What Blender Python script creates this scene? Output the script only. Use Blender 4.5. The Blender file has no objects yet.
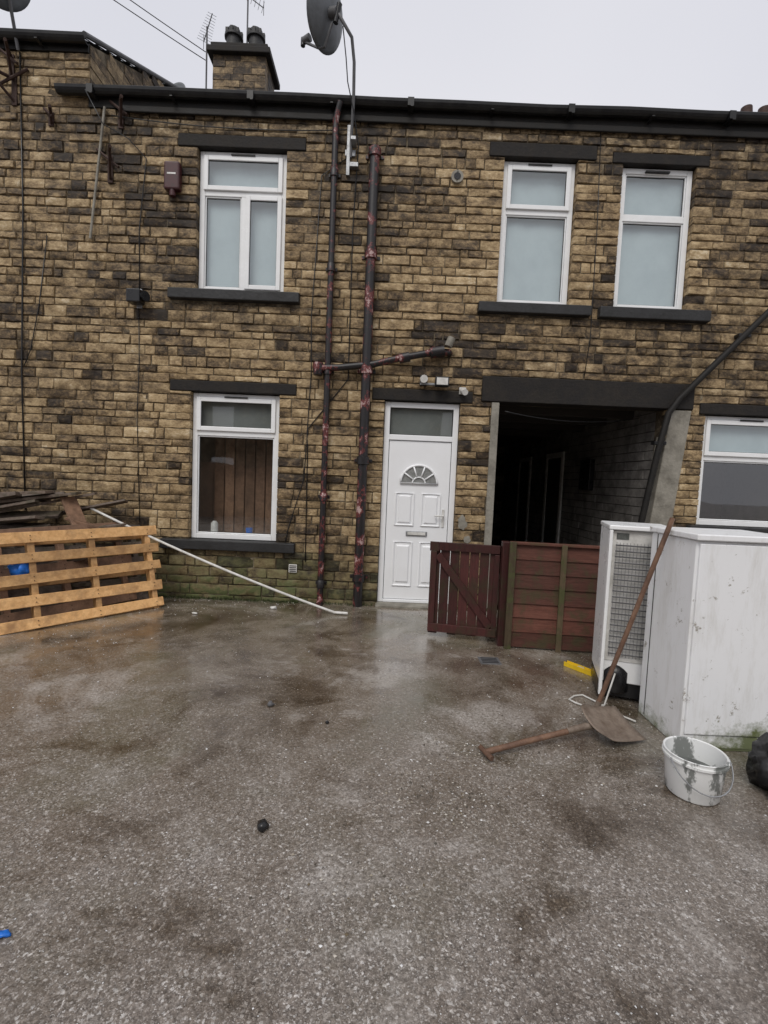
import bpy, bmesh, math, random
from mathutils import Vector, Matrix, noise as NZ
random.seed(7)
R=math.radians
S=bpy.context.scene
S.view_settings.view_transform='Standard'; S.view_settings.look='None'; S.view_settings.exposure=0

# ---------------------------------------------------------------- materials
def newmat(name):
    m=bpy.data.materials.new(name); m.use_nodes=True
    nt=m.node_tree; nt.nodes.clear()
    o=nt.nodes.new('ShaderNodeOutputMaterial'); b=nt.nodes.new('ShaderNodeBsdfPrincipled')
    nt.links.new(b.outputs[0],o.inputs[0])
    return m,nt,b
class N:
    def __init__(s,nt):
        s.nt=nt; s.tc=nt.nodes.new('ShaderNodeTexCoord')
    def n(s,t,**k):
        x=s.nt.nodes.new(t)
        for a,v in k.items(): setattr(x,a,v)
        return x
    def l(s,a,b): s.nt.links.new(a,b)
    def coord(s,scale=(1,1,1),kind='Object',loc=(0,0,0)):
        m=s.n('ShaderNodeMapping'); m.inputs['Scale'].default_value=scale; m.inputs['Location'].default_value=loc
        s.l(s.tc.outputs[kind],m.inputs[0]); return m.outputs[0]
    def noise(s,scale,detail=4,rough=.6,co=None,dist=0):
        x=s.n('ShaderNodeTexNoise'); x.inputs['Scale'].default_value=scale
        x.inputs['Detail'].default_value=detail; x.inputs['Roughness'].default_value=rough
        x.inputs['Distortion'].default_value=dist
        s.l(co if co else s.tc.outputs['Object'],x.inputs['Vector']); return x.outputs[0]
    def ramp(s,fac,stops,interp='LINEAR'):
        x=s.n('ShaderNodeValToRGB'); x.color_ramp.interpolation=interp
        e=x.color_ramp.elements
        while len(e)<len(stops): e.new(.5)
        for i,(p,c) in enumerate(stops):
            if not isinstance(c,(tuple,list)): c=(c,c,c)
            e[i].position=p; e[i].color=(*c,1)
        s.l(fac,x.inputs[0]); return x.outputs[0]
    def mix(s,fac,a,b,mode='MIX'):
        x=s.n('ShaderNodeMix',data_type='RGBA',blend_type=mode)
        for v,i in ((fac,0),(a,6),(b,7)):
            if hasattr(v,'is_output'): s.l(v,x.inputs[i])
            elif i==0: x.inputs[0].default_value=v
            else: x.inputs[i].default_value=(*v,1) if len(v)==3 else v
        return x.outputs[2]
    def math(s,op,a,b=0,clamp=False,c=None):
        x=s.n('ShaderNodeMath',operation=op,use_clamp=clamp)
        for v,i in ((a,0),(b,1)):
            if hasattr(v,'is_output'): s.l(v,x.inputs[i])
            else: x.inputs[i].default_value=v
        if c is not None: x.inputs[2].default_value=c
        return x.outputs[0]
    def bump(s,h,strength,dist,bsdf,prev=None):
        x=s.n('ShaderNodeBump'); x.inputs['Strength'].default_value=strength
        x.inputs['Distance'].default_value=dist; s.l(h,x.inputs['Height'])
        if prev: s.l(prev,x.inputs['Normal'])
        s.l(x.outputs[0],bsdf.inputs['Normal']); return x.outputs[0]

def simple(name,col,rough=.5,dirt=.35,dirtcol=(.05,.04,.03),scale=6,bump=.15,bscale=60,metal=0,stretch=(1,1,1),spec=.4):
    m,nt,b=newmat(name); g=N(nt)
    co=g.coord(stretch) if stretch!=(1,1,1) else None
    n1=g.noise(scale,4,.65,co)
    f=g.ramp(n1,[(.42,0),(.72,1)])
    f=g.math('MULTIPLY',f,dirt)
    c=g.mix(f,col,dirtcol)
    rr=g.math('ADD',g.math('MULTIPLY',n1,.3),rough-.15,True); g.l(rr,b.inputs['Roughness'])
    b.inputs['Metallic'].default_value=metal; b.inputs['Specular IOR Level'].default_value=spec
    if bump:
        n2=g.noise(bscale,2,.6,co)
        c=g.mix(.6,c,g.ramp(n2,[(.25,.65),(.75,1.0)]),'MULTIPLY')
        g.bump(n2,bump,.01,b)
    g.l(c,b.inputs['Base Color'])
    return m

def stone_mat():
    m,nt,b=newmat('sooty_stone'); g=N(nt)
    at=g.n('ShaderNodeAttribute',attribute_name='tint'); sp=g.n('ShaderNodeSeparateColor'); g.l(at.outputs['Color'],sp.inputs[0])
    fine=g.noise(34,4,.78,g.coord((1,1,1.5)))
    med=g.noise(5.5,5,.74,g.coord((.9,1,1.4)))
    r=g.math('ADD',sp.outputs[0],g.math('MULTIPLY',g.math('SUBTRACT',med,.5),1.7))
    r=g.math('ADD',r,g.math('MULTIPLY',g.math('SUBTRACT',fine,.5),.95),True)
    c=g.ramp(r,[(0,(.026,.019,.014)),(.2,(.066,.046,.028)),(.40,(.18,.125,.068)),(.62,(.34,.242,.13)),(.82,(.48,.36,.205)),(1,(.60,.50,.345))])
    so=g.math('MULTIPLY',sp.outputs[1],g.ramp(med,[(.3,1.25),(.62,.35)]),True)
    c=g.mix(so,c,(.026,.021,.017))
    mo=g.math('MULTIPLY',sp.outputs[2],g.ramp(med,[(.38,.1),(.58,1)]),True)
    c=g.mix(mo,c,(.10,.112,.045))
    g.l(c,b.inputs['Base Color']); b.inputs['Specular IOR Level'].default_value=.25
    b.inputs['Roughness'].default_value=.6
    h=g.math('ADD',g.math('MULTIPLY',med,.8),g.math('MULTIPLY',fine,.55))
    g.bump(h,.85,.015,b)
    return m
def mortar_mat():
    m,nt,b=newmat('mortar'); g=N(nt)
    n1=g.noise(3.5,5,.75); n2=g.noise(60,2)
    c=g.ramp(n1,[(.34,(.03,.023,.017)),(.5,(.10,.078,.052)),(.66,(.30,.25,.175))])
    c=g.mix(.6,c,g.ramp(n2,[(.3,.6),(.7,1)]),'MULTIPLY')
    g.l(c,b.inputs['Base Color']); b.inputs['Roughness'].default_value=.85; b.inputs['Specular IOR Level'].default_value=.2
    return m
def ground_mat():
    m,nt,b=newmat('wet_concrete'); g=N(nt)
    fn=g.n('ShaderNodeTexNoise'); fn.inputs['Scale'].default_value=55; fn.inputs['Detail'].default_value=4; fn.inputs['Roughness'].default_value=.8
    g.l(g.tc.outputs['Object'],fn.inputs['Vector']); fine=fn.outputs[0]
    sc=g.n('ShaderNodeVectorMath',operation='SCALE'); g.l(fn.outputs[1],sc.inputs[0]); sc.inputs['Scale'].default_value=.016
    warp=g.n('ShaderNodeVectorMath',operation='ADD'); g.l(g.tc.outputs['Object'],warp.inputs[0]); g.l(sc.outputs[0],warp.inputs[1])
    def cell(s):
        v=g.n('ShaderNodeTexVoronoi'); v.inputs['Scale'].default_value=s; g.l(warp.outputs[0],v.inputs['Vector'])
        c=g.n('ShaderNodeSeparateColor'); g.l(v.outputs['Color'],c.inputs[0]); return c.outputs[0]
    ca=cell(120); cb=cell(290)
    xyz=g.n('ShaderNodeSeparateXYZ'); g.l(g.tc.outputs['Object'],xyz.inputs[0])
    mid=g.noise(2.6,5,.72,dist=.3); big=g.noise(.8,4,.65,dist=.6); st=g.noise(1.25,5,.68,g.coord((1,1,1),loc=(4.3,2.2,0)),dist=.8)
    wear=g.math('MULTIPLY',xyz.outputs[1],-.32)
    wear=g.math('ADD',g.math('SUBTRACT',wear,.55),g.math('MULTIPLY',g.math('SUBTRACT',mid,.5),2.0),True)
    base=g.ramp(mid,[(.3,(.085,.063,.043)),(.46,(.155,.122,.087)),(.58,(.215,.178,.134)),(.75,(.33,.29,.235))])
    base=g.mix(g.ramp(big,[(.50,0),(.60,.6)]),base,(.105,.10,.05))
    agg=g.ramp(ca,[(0,(.06,.048,.04)),(.4,(.15,.125,.105)),(.78,(.26,.225,.195)),(.91,(.42,.385,.35)),(.97,(.85,.83,.80))])
    agg2=g.ramp(cb,[(0,(.06,.048,.04)),(.5,(.18,.152,.13)),(.88,(.34,.30,.27)),(.97,(.80,.77,.74))])
    a=g.mix(.5,agg,agg2)
    c=g.mix(g.math('MULTIPLY_ADD',wear,.68,c=.24),base,a)
    c=g.mix(.75,c,g.ramp(fine,[(.3,.42),(.65,1.3)]),'MULTIPLY')
    sp=g.ramp(st,[(.55,0),(.66,1)])
    sp=g.math('MULTIPLY',sp,g.ramp(fine,[(.42,.15),(.60,.85)]))
    c=g.mix(g.math('MULTIPLY',sp,.75),c,(.52,.49,.46))
    c=g.mix(1,c,g.ramp(st,[(.34,(.42,.36,.29)),(.46,(1,1,1))]),'MULTIPLY')
    c=g.mix(1,c,g.ramp(big,[(.36,(.55,.51,.47)),(.45,(1,1,1))]),'MULTIPLY')
    g.l(c,b.inputs['Base Color'])
    ro=g.ramp(big,[(.40,.06),(.58,.24)])
    ro=g.mix(g.math('MULTIPLY',wear,.8),ro,(.36,.36,.36))
    ro=g.mix(.25,ro,g.ramp(st,[(.38,.02),(.65,.8)]))
    g.l(ro,b.inputs['Roughness']); b.inputs['Specular IOR Level'].default_value=.7
    cw=g.math('MULTIPLY',g.math('SUBTRACT',1.0,wear),g.ramp(mid,[(.36,.85),(.60,.15)]),True)
    g.l(cw,b.inputs['Coat Weight']); b.inputs['Coat Roughness'].default_value=.11; b.inputs['Coat IOR'].default_value=1.45
    hh=g.math('ADD',g.math('MULTIPLY',g.math('MULTIPLY_ADD',wear,.85,c=.11),fine),g.math('MULTIPLY',mid,.40))
    bn=g.bump(hh,.5,.012,b)
    cb_=g.n('ShaderNodeBump'); cb_.inputs['Strength'].default_value=.35; cb_.inputs['Distance'].default_value=.006
    g.l(mid,cb_.inputs['Height']); g.l(cb_.outputs[0],b.inputs['Coat Normal'])
    return m
def wood_mat(name,c0,c1,dirt,rough=.6,axis=(1,1,1),moss=0,da=.75):
    m,nt,b=newmat(name); g=N(nt)
    at=g.n('ShaderNodeAttribute',attribute_name='tint'); sp=g.n('ShaderNodeSeparateColor'); g.l(at.outputs['Color'],sp.inputs[0])
    gr=g.noise(18,4,.7,g.coord(axis),dist=.5); bl=g.noise(5,4,.7)
    c=g.mix(g.ramp(gr,[(.3,0),(.7,1)]),c0,c1)
    c=g.mix(g.math('MULTIPLY',g.ramp(bl,[(.45,0),(.7,1)]),da),c,dirt)
    k=g.math('ADD',g.math('MULTIPLY',sp.outputs[0],.7),.65)
    kk=g.n('ShaderNodeCombineColor'); [g.l(k,kk.inputs[i]) for i in range(3)]
    c=g.mix(1,c,kk.outputs[0],'MULTIPLY')
    if moss:
        c=g.mix(g.math('MULTIPLY',g.ramp(bl,[(.5,0),(.60,1)]),moss),c,(.07,.08,.025))
    g.l(c,b.inputs['Base Color']); b.inputs['Roughness'].default_value=rough; b.inputs['Specular IOR Level'].default_value=.35
    g.bump(gr,.4,.007,b); return m
def glass_mat():
    m=bpy.data.materials.new('window_glass'); m.use_nodes=True; nt=m.node_tree; nt.nodes.clear(); g=N(nt)
    o=g.n('ShaderNodeOutputMaterial'); mx=g.n('ShaderNodeMixShader')
    t=g.n('ShaderNodeBsdfTransparent'); gl=g.n('ShaderNodeBsdfGlossy'); lw=g.n('ShaderNodeLayerWeight'); lw.inputs[0].default_value=.5
    f=g.math('ADD',g.math('MULTIPLY',g.math('POWER',lw.outputs['Facing'],4.0),.8),.17,True)
    gl.inputs['Roughness'].default_value=.02; t.inputs[0].default_value=(.93,.96,.96,1)
    g.bump(g.noise(2.2,0),.12,.02,gl)
    g.l(f,mx.inputs[0]); g.l(t.outputs[0],mx.inputs[1]); g.l(gl.outputs[0],mx.inputs[2]); g.l(mx.outputs[0],o.inputs[0])
    return m

M=dict(
 stone=stone_mat(), mortar=mortar_mat(), ground=ground_mat(), glass=glass_mat(),
 lintel=simple('soot_black_stone',(.022,.020,.019),.7,.6,(.045,.038,.030),7,.5,40,spec=.2),
 sill=simple('weathered_sill',(.036,.036,.037),.55,.6,(.014,.014,.012),6,.4,40,spec=.3),
 slab=simple('pale_stone',(.30,.28,.235),.6,.7,(.09,.08,.06),5,.5,30),
 upvc=simple('white_upvc',(.84,.85,.85),.3,.14,(.45,.43,.40),5,0),
 upvc_door=simple('door_upvc',(.84,.85,.86),.35,.10,(.5,.48,.45),3,0),
 rubber=simple('black_gasket',(.02,.02,.02),.5,.1,bump=0),
 gutter=simple('black_gutter',(.010,.010,.011),.4,.4,(.04,.04,.035),8,0,spec=.35),
 fascia=simple('black_fascia',(.012,.011,.010),.6,.5,(.03,.025,.02),8,.3,spec=.25),
 slate=simple('slate',(.05,.05,.055),.5,.6,(.05,.055,.03),5,.4),
 passage=simple('passage_wall',(.24,.225,.205),.7,.8,(.05,.045,.04),4,.6,25),
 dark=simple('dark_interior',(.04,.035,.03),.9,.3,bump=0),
 room=simple('room_wall',(.26,.21,.165),.9,.6,(.12,.09,.07),3,0),
 sky_sheet=simple('sky_reflection_sheet',(.50,.58,.60),.9,.5,(.36,.43,.46),2.5,0),  # pale sky tone for sheets added behind panes, standing in for reflected sky
 dim_sheet=simple('grey_reflection_sheet',(.21,.22,.21),.9,.5,(.13,.12,.10),2,0),  # grey tone imitating the reflection in the darker top panes and transom
 galv=simple('galvanised_steel',(.38,.39,.4),.4,.4,(.12,.11,.1),12,.2,80,.6),
 dish=simple('dish_grey',(.13,.14,.15),.45,.6,(.06,.06,.055),9,0),
 rust=simple('rusty_iron',(.06,.032,.024),.7,.7,(.03,.015,.012),20,.5,70,.2),
 alarm=simple('faded_alarm',(.06,.014,.016),.4,.6,(.03,.02,.02),20,0),
 white_plastic=simple('white_plastic',(.68,.67,.64),.35,.45,(.2,.19,.15),10,0),
 blackp=simple('black_plastic',(.012,.012,.013),.3,.2,(.05,.05,.05),8,0),
 green_lid=simple('bucket_inside',(.14,.15,.14),.4,.8,(.03,.03,.028),14,.3),
 yellow=simple('yellow_paint',(.78,.52,.02),.35,.25,(.2,.14,.03),14,0),
 blue=simple('blue_plastic',(.02,.16,.6),.3,.2,(.02,.05,.2),bump=0),
 spade=simple('rusty_blade',(.27,.215,.17),.5,.8,(.12,.08,.055),14,.4,60,.25),
 lead=simple('lead',(.12,.12,.125),.5,.5,(.05,.05,.05),8,0),
 wood_pallet=wood_mat('pallet_pine',(.52,.28,.105),(.74,.45,.20),(.25,.135,.06),.55,da=.8),
 wood_dark=wood_mat('rotten_timber',(.085,.062,.048),(.18,.14,.11),(.035,.028,.023),.6,(1,1,1),.2),
 wood_brown=wood_mat('brown_timber',(.20,.115,.07),(.32,.19,.12),(.08,.05,.035),.6),
 gate=wood_mat('red_stained_boards',(.044,.013,.012),(.080,.024,.021),(.020,.013,.011),.5,(3,3,.35),.15),
 fence=wood_mat('weathered_red_fence',(.075,.026,.018),(.125,.050,.034),(.035,.02,.015),.6,(.35,3,3),.3),
 post=wood_mat('mossy_post',(.08,.055,.03),(.12,.09,.05),(.03,.025,.015),.7,(3,3,.35),.7),
 handle=wood_mat('tool_handle',(.10,.055,.035),(.17,.10,.065),(.05,.028,.022),.5),
)
def pipe_mat():
    m,nt,b=newmat('flaking_black_red_pipe'); g=N(nt)
    n=g.noise(6,5,.8,g.coord((1,1,.8)))
    f=g.ramp(n,[(.535,0),(.56,1)],'LINEAR')
    c=g.mix(f,(.012,.010,.011),(.13,.026,.024))
    c=g.mix(g.ramp(n,[(.61,0),(.63,.9)]),c,(.45,.32,.30))
    g.l(c,b.inputs['Base Color']); b.inputs['Roughness'].default_value=.45
    g.bump(n,.3,.01,b); return m
M['pipe']=pipe_mat()
def fridge_mat():
    m,nt,b=newmat('dirty_white_enamel'); g=N(nt)
    xyz=g.n('ShaderNodeSeparateXYZ'); g.l(g.tc.outputs['Object'],xyz.inputs[0])
    st=g.noise(4,5,.75,g.coord((3,3,.6))); n=g.noise(9,5,.8)
    c=g.mix(g.ramp(st,[(.48,0),(.78,.5)]),(.84,.85,.86),(.52,.50,.45))
    c=g.mix(g.ramp(n,[(.62,0),(.68,.8)]),c,(.22,.19,.14))
    low=g.math('MULTIPLY_ADD',xyz.outputs[2],-8.0,c=1.15)
    low=g.math('ADD',low,g.math('MULTIPLY',g.math('SUBTRACT',n,.5),3.2))
    right=g.math('MULTIPLY_ADD',xyz.outputs[0],2.2,c=-4.4)
    low=g.math('ADD',low,g.math('MINIMUM',right,.6),True)
    c=g.mix(g.math('MULTIPLY',low,.93),c,(.10,.125,.03))
    g.l(c,b.inputs['Base Color']); b.inputs['Roughness'].default_value=.35
    return m
M['fridge']=fridge_mat()
def bucket_mat():
    m,nt,b=newmat('paint_splashed_bucket'); g=N(nt)
    n=g.noise(9,5,.7,g.coord((1,1,.5)))
    c=g.mix(g.ramp(n,[(.52,0),(.58,1)]),(.74,.75,.74),(.2,.21,.2))
    g.l(c,b.inputs['Base Color']); b.inputs['Roughness'].default_value=.4; return m
M['bucket']=bucket_mat()
def gravel_mat():
    m,nt,b=newmat('grit'); g=N(nt)
    at=g.n('ShaderNodeAttribute',attribute_name='tint')
    g.l(at.outputs['Color'],b.inputs['Base Color']); b.inputs['Roughness'].default_value=.5; return m
M['grit']=gravel_mat()

# ---------------------------------------------------------------- mesh helpers
def empty(name,loc=(0,0,0)):
    e=bpy.data.objects.new(name,None); S.collection.objects.link(e); e.location=loc; return e
def link(name,me,mat,parent=None,smooth=False,bevel=0,seg=2):
    o=bpy.data.objects.new(name,me); S.collection.objects.link(o)
    if mat is not None: me.materials.append(M[mat] if isinstance(mat,str) else mat)
    if parent: o.parent=parent
    if smooth:
        for p in me.polygons: p.use_smooth=True
    if bevel:
        b=o.modifiers.new('bevel','BEVEL'); b.width=bevel; b.segments=seg; b.limit_method='ANGLE'; b.angle_limit=R(40)
    return o
class MB:
    """mesh builder with a per-part tint"""
    def __init__(s): s.v=[];s.f=[];s.t=[]
    def add(s,vs,fs,tint=None):
        k=len(s.v); s.v+= [tuple(v) for v in vs]; s.f+=[tuple(i+k for i in f) for f in fs]
        if tint is None: r=random.random(); tint=(r,r,r)
        s.t+=[tint]*len(vs)
    def box(s,x0,x1,y0,y1,z0,z1,tint=None,mat=None,jit=0):
        vs=[Vector((x,y,z)) for x in(x0,x1) for y in(y0,y1) for z in(z0,z1)]
        if jit: vs=[v+Vector([random.uniform(-jit,jit) for _ in range(3)]) for v in vs]
        if mat is not None: vs=[mat@v for v in vs]
        s.add(vs,[(0,1,3,2),(4,6,7,5),(0,4,5,1),(2,3,7,6),(0,2,6,4),(1,5,7,3)],tint)
    def tube(s,pts,r,n=10,tint=None,cap=True):
        pts=[Vector(p) for p in pts]; vs=[];fs=[]
        rs=r if isinstance(r,(list,tuple)) else [r]*len(pts)
        up=None
        for i,p in enumerate(pts):
            d=(pts[min(i+1,len(pts)-1)]-pts[max(i-1,0)]).normalized()
            if up is None: up=Vector((0,0,1)) if abs(d.z)<.9 else Vector((1,0,0))
            a=d.cross(up).normalized(); b=a.cross(d).normalized(); up=b
            for j in range(n):
                t=2*math.pi*j/n; vs.append(p+(a*math.cos(t)+b*math.sin(t))*rs[i])
        for i in range(len(pts)-1):
            for j in range(n):
                fs.append((i*n+j,i*n+(j+1)%n,(i+1)*n+(j+1)%n,(i+1)*n+j))
        if cap: fs.append(tuple(range(n-1,-1,-1))); fs.append(tuple((len(pts)-1)*n+j for j in range(n)))
        s.add(vs,fs,tint)
    def make(s,name,mat,parent=None,smooth=False,bevel=0,seg=2):
        me=bpy.data.meshes.new(name); me.from_pydata(s.v,[],s.f)
        a=me.color_attributes.new('tint','FLOAT_COLOR','POINT')
        a.data.foreach_set('color',[c for t in s.t for c in (*t,1)])
        if mat!='glass':
            bm=bmesh.new(); bm.from_mesh(me); bmesh.ops.recalc_face_normals(bm,faces=bm.faces); bm.to_mesh(me); bm.free()
        return link(name,me,mat,parent,smooth,bevel,seg)
def box(name,x0,x1,y0,y1,z0,z1,mat,parent=None,bevel=.003,seg=2):
    b=MB(); b.box(x0,x1,y0,y1,z0,z1); return b.make(name,mat,parent,False,bevel,seg)
def tube(name,pts,r,mat,parent=None,n=12):
    b=MB(); b.tube(pts,r,n); o=b.make(name,mat,parent,True)
    e=o.modifiers.new('es','EDGE_SPLIT'); e.split_angle=R(50); return o

# ---------------------------------------------------------------- HOUSE
house=empty('stone_terrace_house')
XL,XR=-9.0,9.0
TOP=5.66
STEP=-3.57
op=[(-2.32,-1.29,3.66,5.27),(-2.36,-1.30,.72,2.49),(1.22,2.07,3.65,5.30),(2.59,3.44,3.65,5.28),(3.78,4.95,1.14,2.47),(-.045,.86,0,2.48),(1.32,3.32,0,2.51),
    (5.6,6.5,3.65,5.28),(5.7,6.7,1.14,2.47),(-6.9,-5.9,3.66,5.27),(-6.9,-5.9,.9,2.49)]
lint=[(-2.55,-1.07,5.27,5.41),(-2.61,-1.10,2.49,2.62),(1.04,2.28,5.30,5.46),(2.46,3.58,5.28,5.40),(3.70,5.1,2.47,2.60),(-.20,1.00,2.48,2.62),(1.10,3.62,2.51,2.81),
    (5.4,6.7,5.28,5.45),(5.5,6.9,2.47,2.62),(-7.1,-5.7,5.27,5.45),(-7.1,-5.7,2.49,2.64)]
sill=[(-2.62,-1.09,3.54,3.66),(-2.68,-1.06,.60,.72),(1.00,2.31,3.53,3.65),(2.41,3.70,3.52,3.65),(3.66,5.05,1.02,1.14),
    (5.45,6.65,3.50,3.65),(5.55,6.85,1.0,1.14),(-7.0,-5.8,3.53,3.66),(-7.0,-5.8,.77,.9)]
def backing():
    e=.006
    hs=[(a-e,b+e,c-e if c>0 else c,d+e) for a,b,c,d in op]
    xs=sorted({XL,XR,STEP}|{h[0] for h in hs}|{h[1] for h in hs}); zs=sorted({-.2,TOP+.1,6.28}|{h[2] for h in hs}|{h[3] for h in hs})
    mb=MB()
    for i in range(len(xs)-1):
        run=None
        for j in range(len(zs)-1):
            cx=(xs[i]+xs[i+1])/2; cz=(zs[j]+zs[j+1])/2
            solid=not any(h[0]<cx<h[1] and h[2]<cz<h[3] for h in hs) and not (cz>TOP+.1 and cx>STEP)
            if solid: run=(run[0],zs[j+1]) if run else (zs[j],zs[j+1])
            if (not solid or j==len(zs)-2) and run:
                mb.box(xs[i],xs[i+1],.002,.24,run[0],run[1]); run=None
    mb.make('wall_core','mortar',house)
backing()
def stones():
    mb=MB()
    blocks=op+lint+sill
    z=-.06
    while z<6.2:
        h=random.choice([.084,.094,.104,.112,.120,.132])
        z1=z+h
        ivs=[]
        bs=[b for b in blocks if b[2]<z1-.012 and b[3]>z+.012]
        xmax=XR if z1<TOP+.02 else STEP
        ed=sorted({XL,xmax,*[min(b[0],xmax) for b in bs],*[min(b[1],xmax) for b in bs]})
        for i in range(len(ed)-1):
            cx=(ed[i]+ed[i+1])/2; lo,hi=z,z1
            for b in bs:
                if b[0]<cx<b[1]:
                    if b[2]<=lo+.012: lo=max(lo,b[3])
                    elif b[3]>=hi-.012: hi=min(hi,b[2])
                    else: lo=hi
            if hi-lo<.03: continue
            if ivs and abs(ivs[-1][1]-ed[i])<1e-6 and ivs[-1][2:]==(lo,hi): ivs[-1]=(ivs[-1][0],ed[i+1],lo,hi)
            else: ivs.append((ed[i],ed[i+1],lo,hi))
        for a,b,lo,hi in ivs:
            x=a
            if b-a<.02: continue
            while x<b-1e-4:
                L=random.choice([.11,.16,.21,.25,.29,.35,.43])*random.uniform(.88,1.12)
                if b-(x+L)<.09: L=b-x
                g=random.uniform(.003,.0085)
                stone(mb,x+(0 if x==a else g),x+L-(0 if abs(x+L-b)<1e-4 else g),lo+random.uniform(.003,.007),hi-random.uniform(.003,.007))
                x+=L
        z=z1
    o=mb.make('stonework','stone',house,smooth=True)
    es=o.modifiers.new('es','EDGE_SPLIT'); es.split_angle=R(50)
def stone(mb,x0,x1,z0,z1):
    nx=max(4,int((x1-x0)/.045)+2); nz=5
    cx=(x0+x1)/2; cz=(z0+z1)/2
    cl=NZ.noise(Vector((cx*.6,7.3,cz*1.0)))*.75+NZ.noise(Vector((cx*2.2,2.1,cz*3.0)))*.45
    q=random.random()-cl*.5
    r=random.uniform(.12,.28) if q<.10 else (random.uniform(.34,.48) if q<.32 else random.uniform(.48,.70))
    r-=.14*cl
    soot=0
    if cz>5.1: soot+=.7*min(1,(cz-5.1)/.45) if cx>STEP else .15
    for a,b,c,d in sill:
        if a-.1<cx<b+.1 and c-.8<cz<c: soot+=.5*(1-(c-cz)/.8)*random.uniform(.3,1)
    for px in (-.73,-.27):
        if abs(cx-px)<.3: soot+=.35*random.random()
    if cx>3.6 and 2.3<cz<3.6: soot+=.4*random.random()
    if cz>5.0 and 2.1<cx<2.6: soot+=.4
    if 1.0<cx<3.7 and 2.8<cz<3.2: soot+=.45*random.random()
    if cx>3.3: soot+=.25*random.random()
    if cx<-3: soot+=.3*random.random()
    if cz<.9: soot+=.25*(1-cz/.9)
    soot+=max(0,cl)*.85*random.uniform(.5,1)
    moss=0
    if cz<.8: moss=(.8-cz)*1.35*(1.2 if cx<-.7 else .6)
    soot=min(.9,soot+ (random.random()<.05)*.3)
    tx=[x0,x0+.006]+[x0+.006+(x1-x0-.012)*i/(nx-3) for i in range(1,nx-3)]+[x1-.006,x1]
    tz=[z0,z0+.007,(z0+z1)/2,z1-.007,z1]
    base=-random.uniform(.005,.018); tilt=random.uniform(-.05,.05); tiltz=random.uniform(-.08,.08)
    vs=[];fs=[]
    for j,zz in enumerate(tz):
        for i,xx in enumerate(tx):
            edge=(i in(0,len(tx)-1)) or (j in(0,nz-1))
            y=(-.001 if edge else base+random.uniform(-.0045,.0045)+(xx-cx)*tilt+(zz-cz)*tiltz)
            e2=.004
            vs.append((xx+(random.uniform(-e2,e2) if 0<i<len(tx)-1 else 0),y,zz+random.uniform(-e2,e2)))
    n=len(tx)
    for j in range(nz-1):
        for i in range(n-1): fs.append((j*n+i,j*n+i+1,(j+1)*n+i+1,(j+1)*n+i))
    k=len(vs)
    vs+=[(a,.11,c) for a,c in [(tx[0],z0),(tx[-1],z0),(tx[-1],z1),(tx[0],z1)]]
    c=[0,n-1,nz*n-1,(nz-1)*n]
    for i in range(4): fs.append((c[i],k+i,k+(i+1)%4,c[(i+1)%4]))
    mb.add(vs,fs,(r,soot,moss))
stones()
for i,(a,b,c,d) in enumerate(lint):
    big=(c==2.51 and a==1.10)
    box('lintel_%d'%i,a+.004,b-.004,-.03 if big else -.018,.20,c+.003,d-.003,'lintel',house,.008)
for i,(a,b,c,d) in enumerate(sill):
    box('sill_%d'%i,a,b,-.085,.16,c+.003,d-.001,'sill',house,.01)

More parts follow.
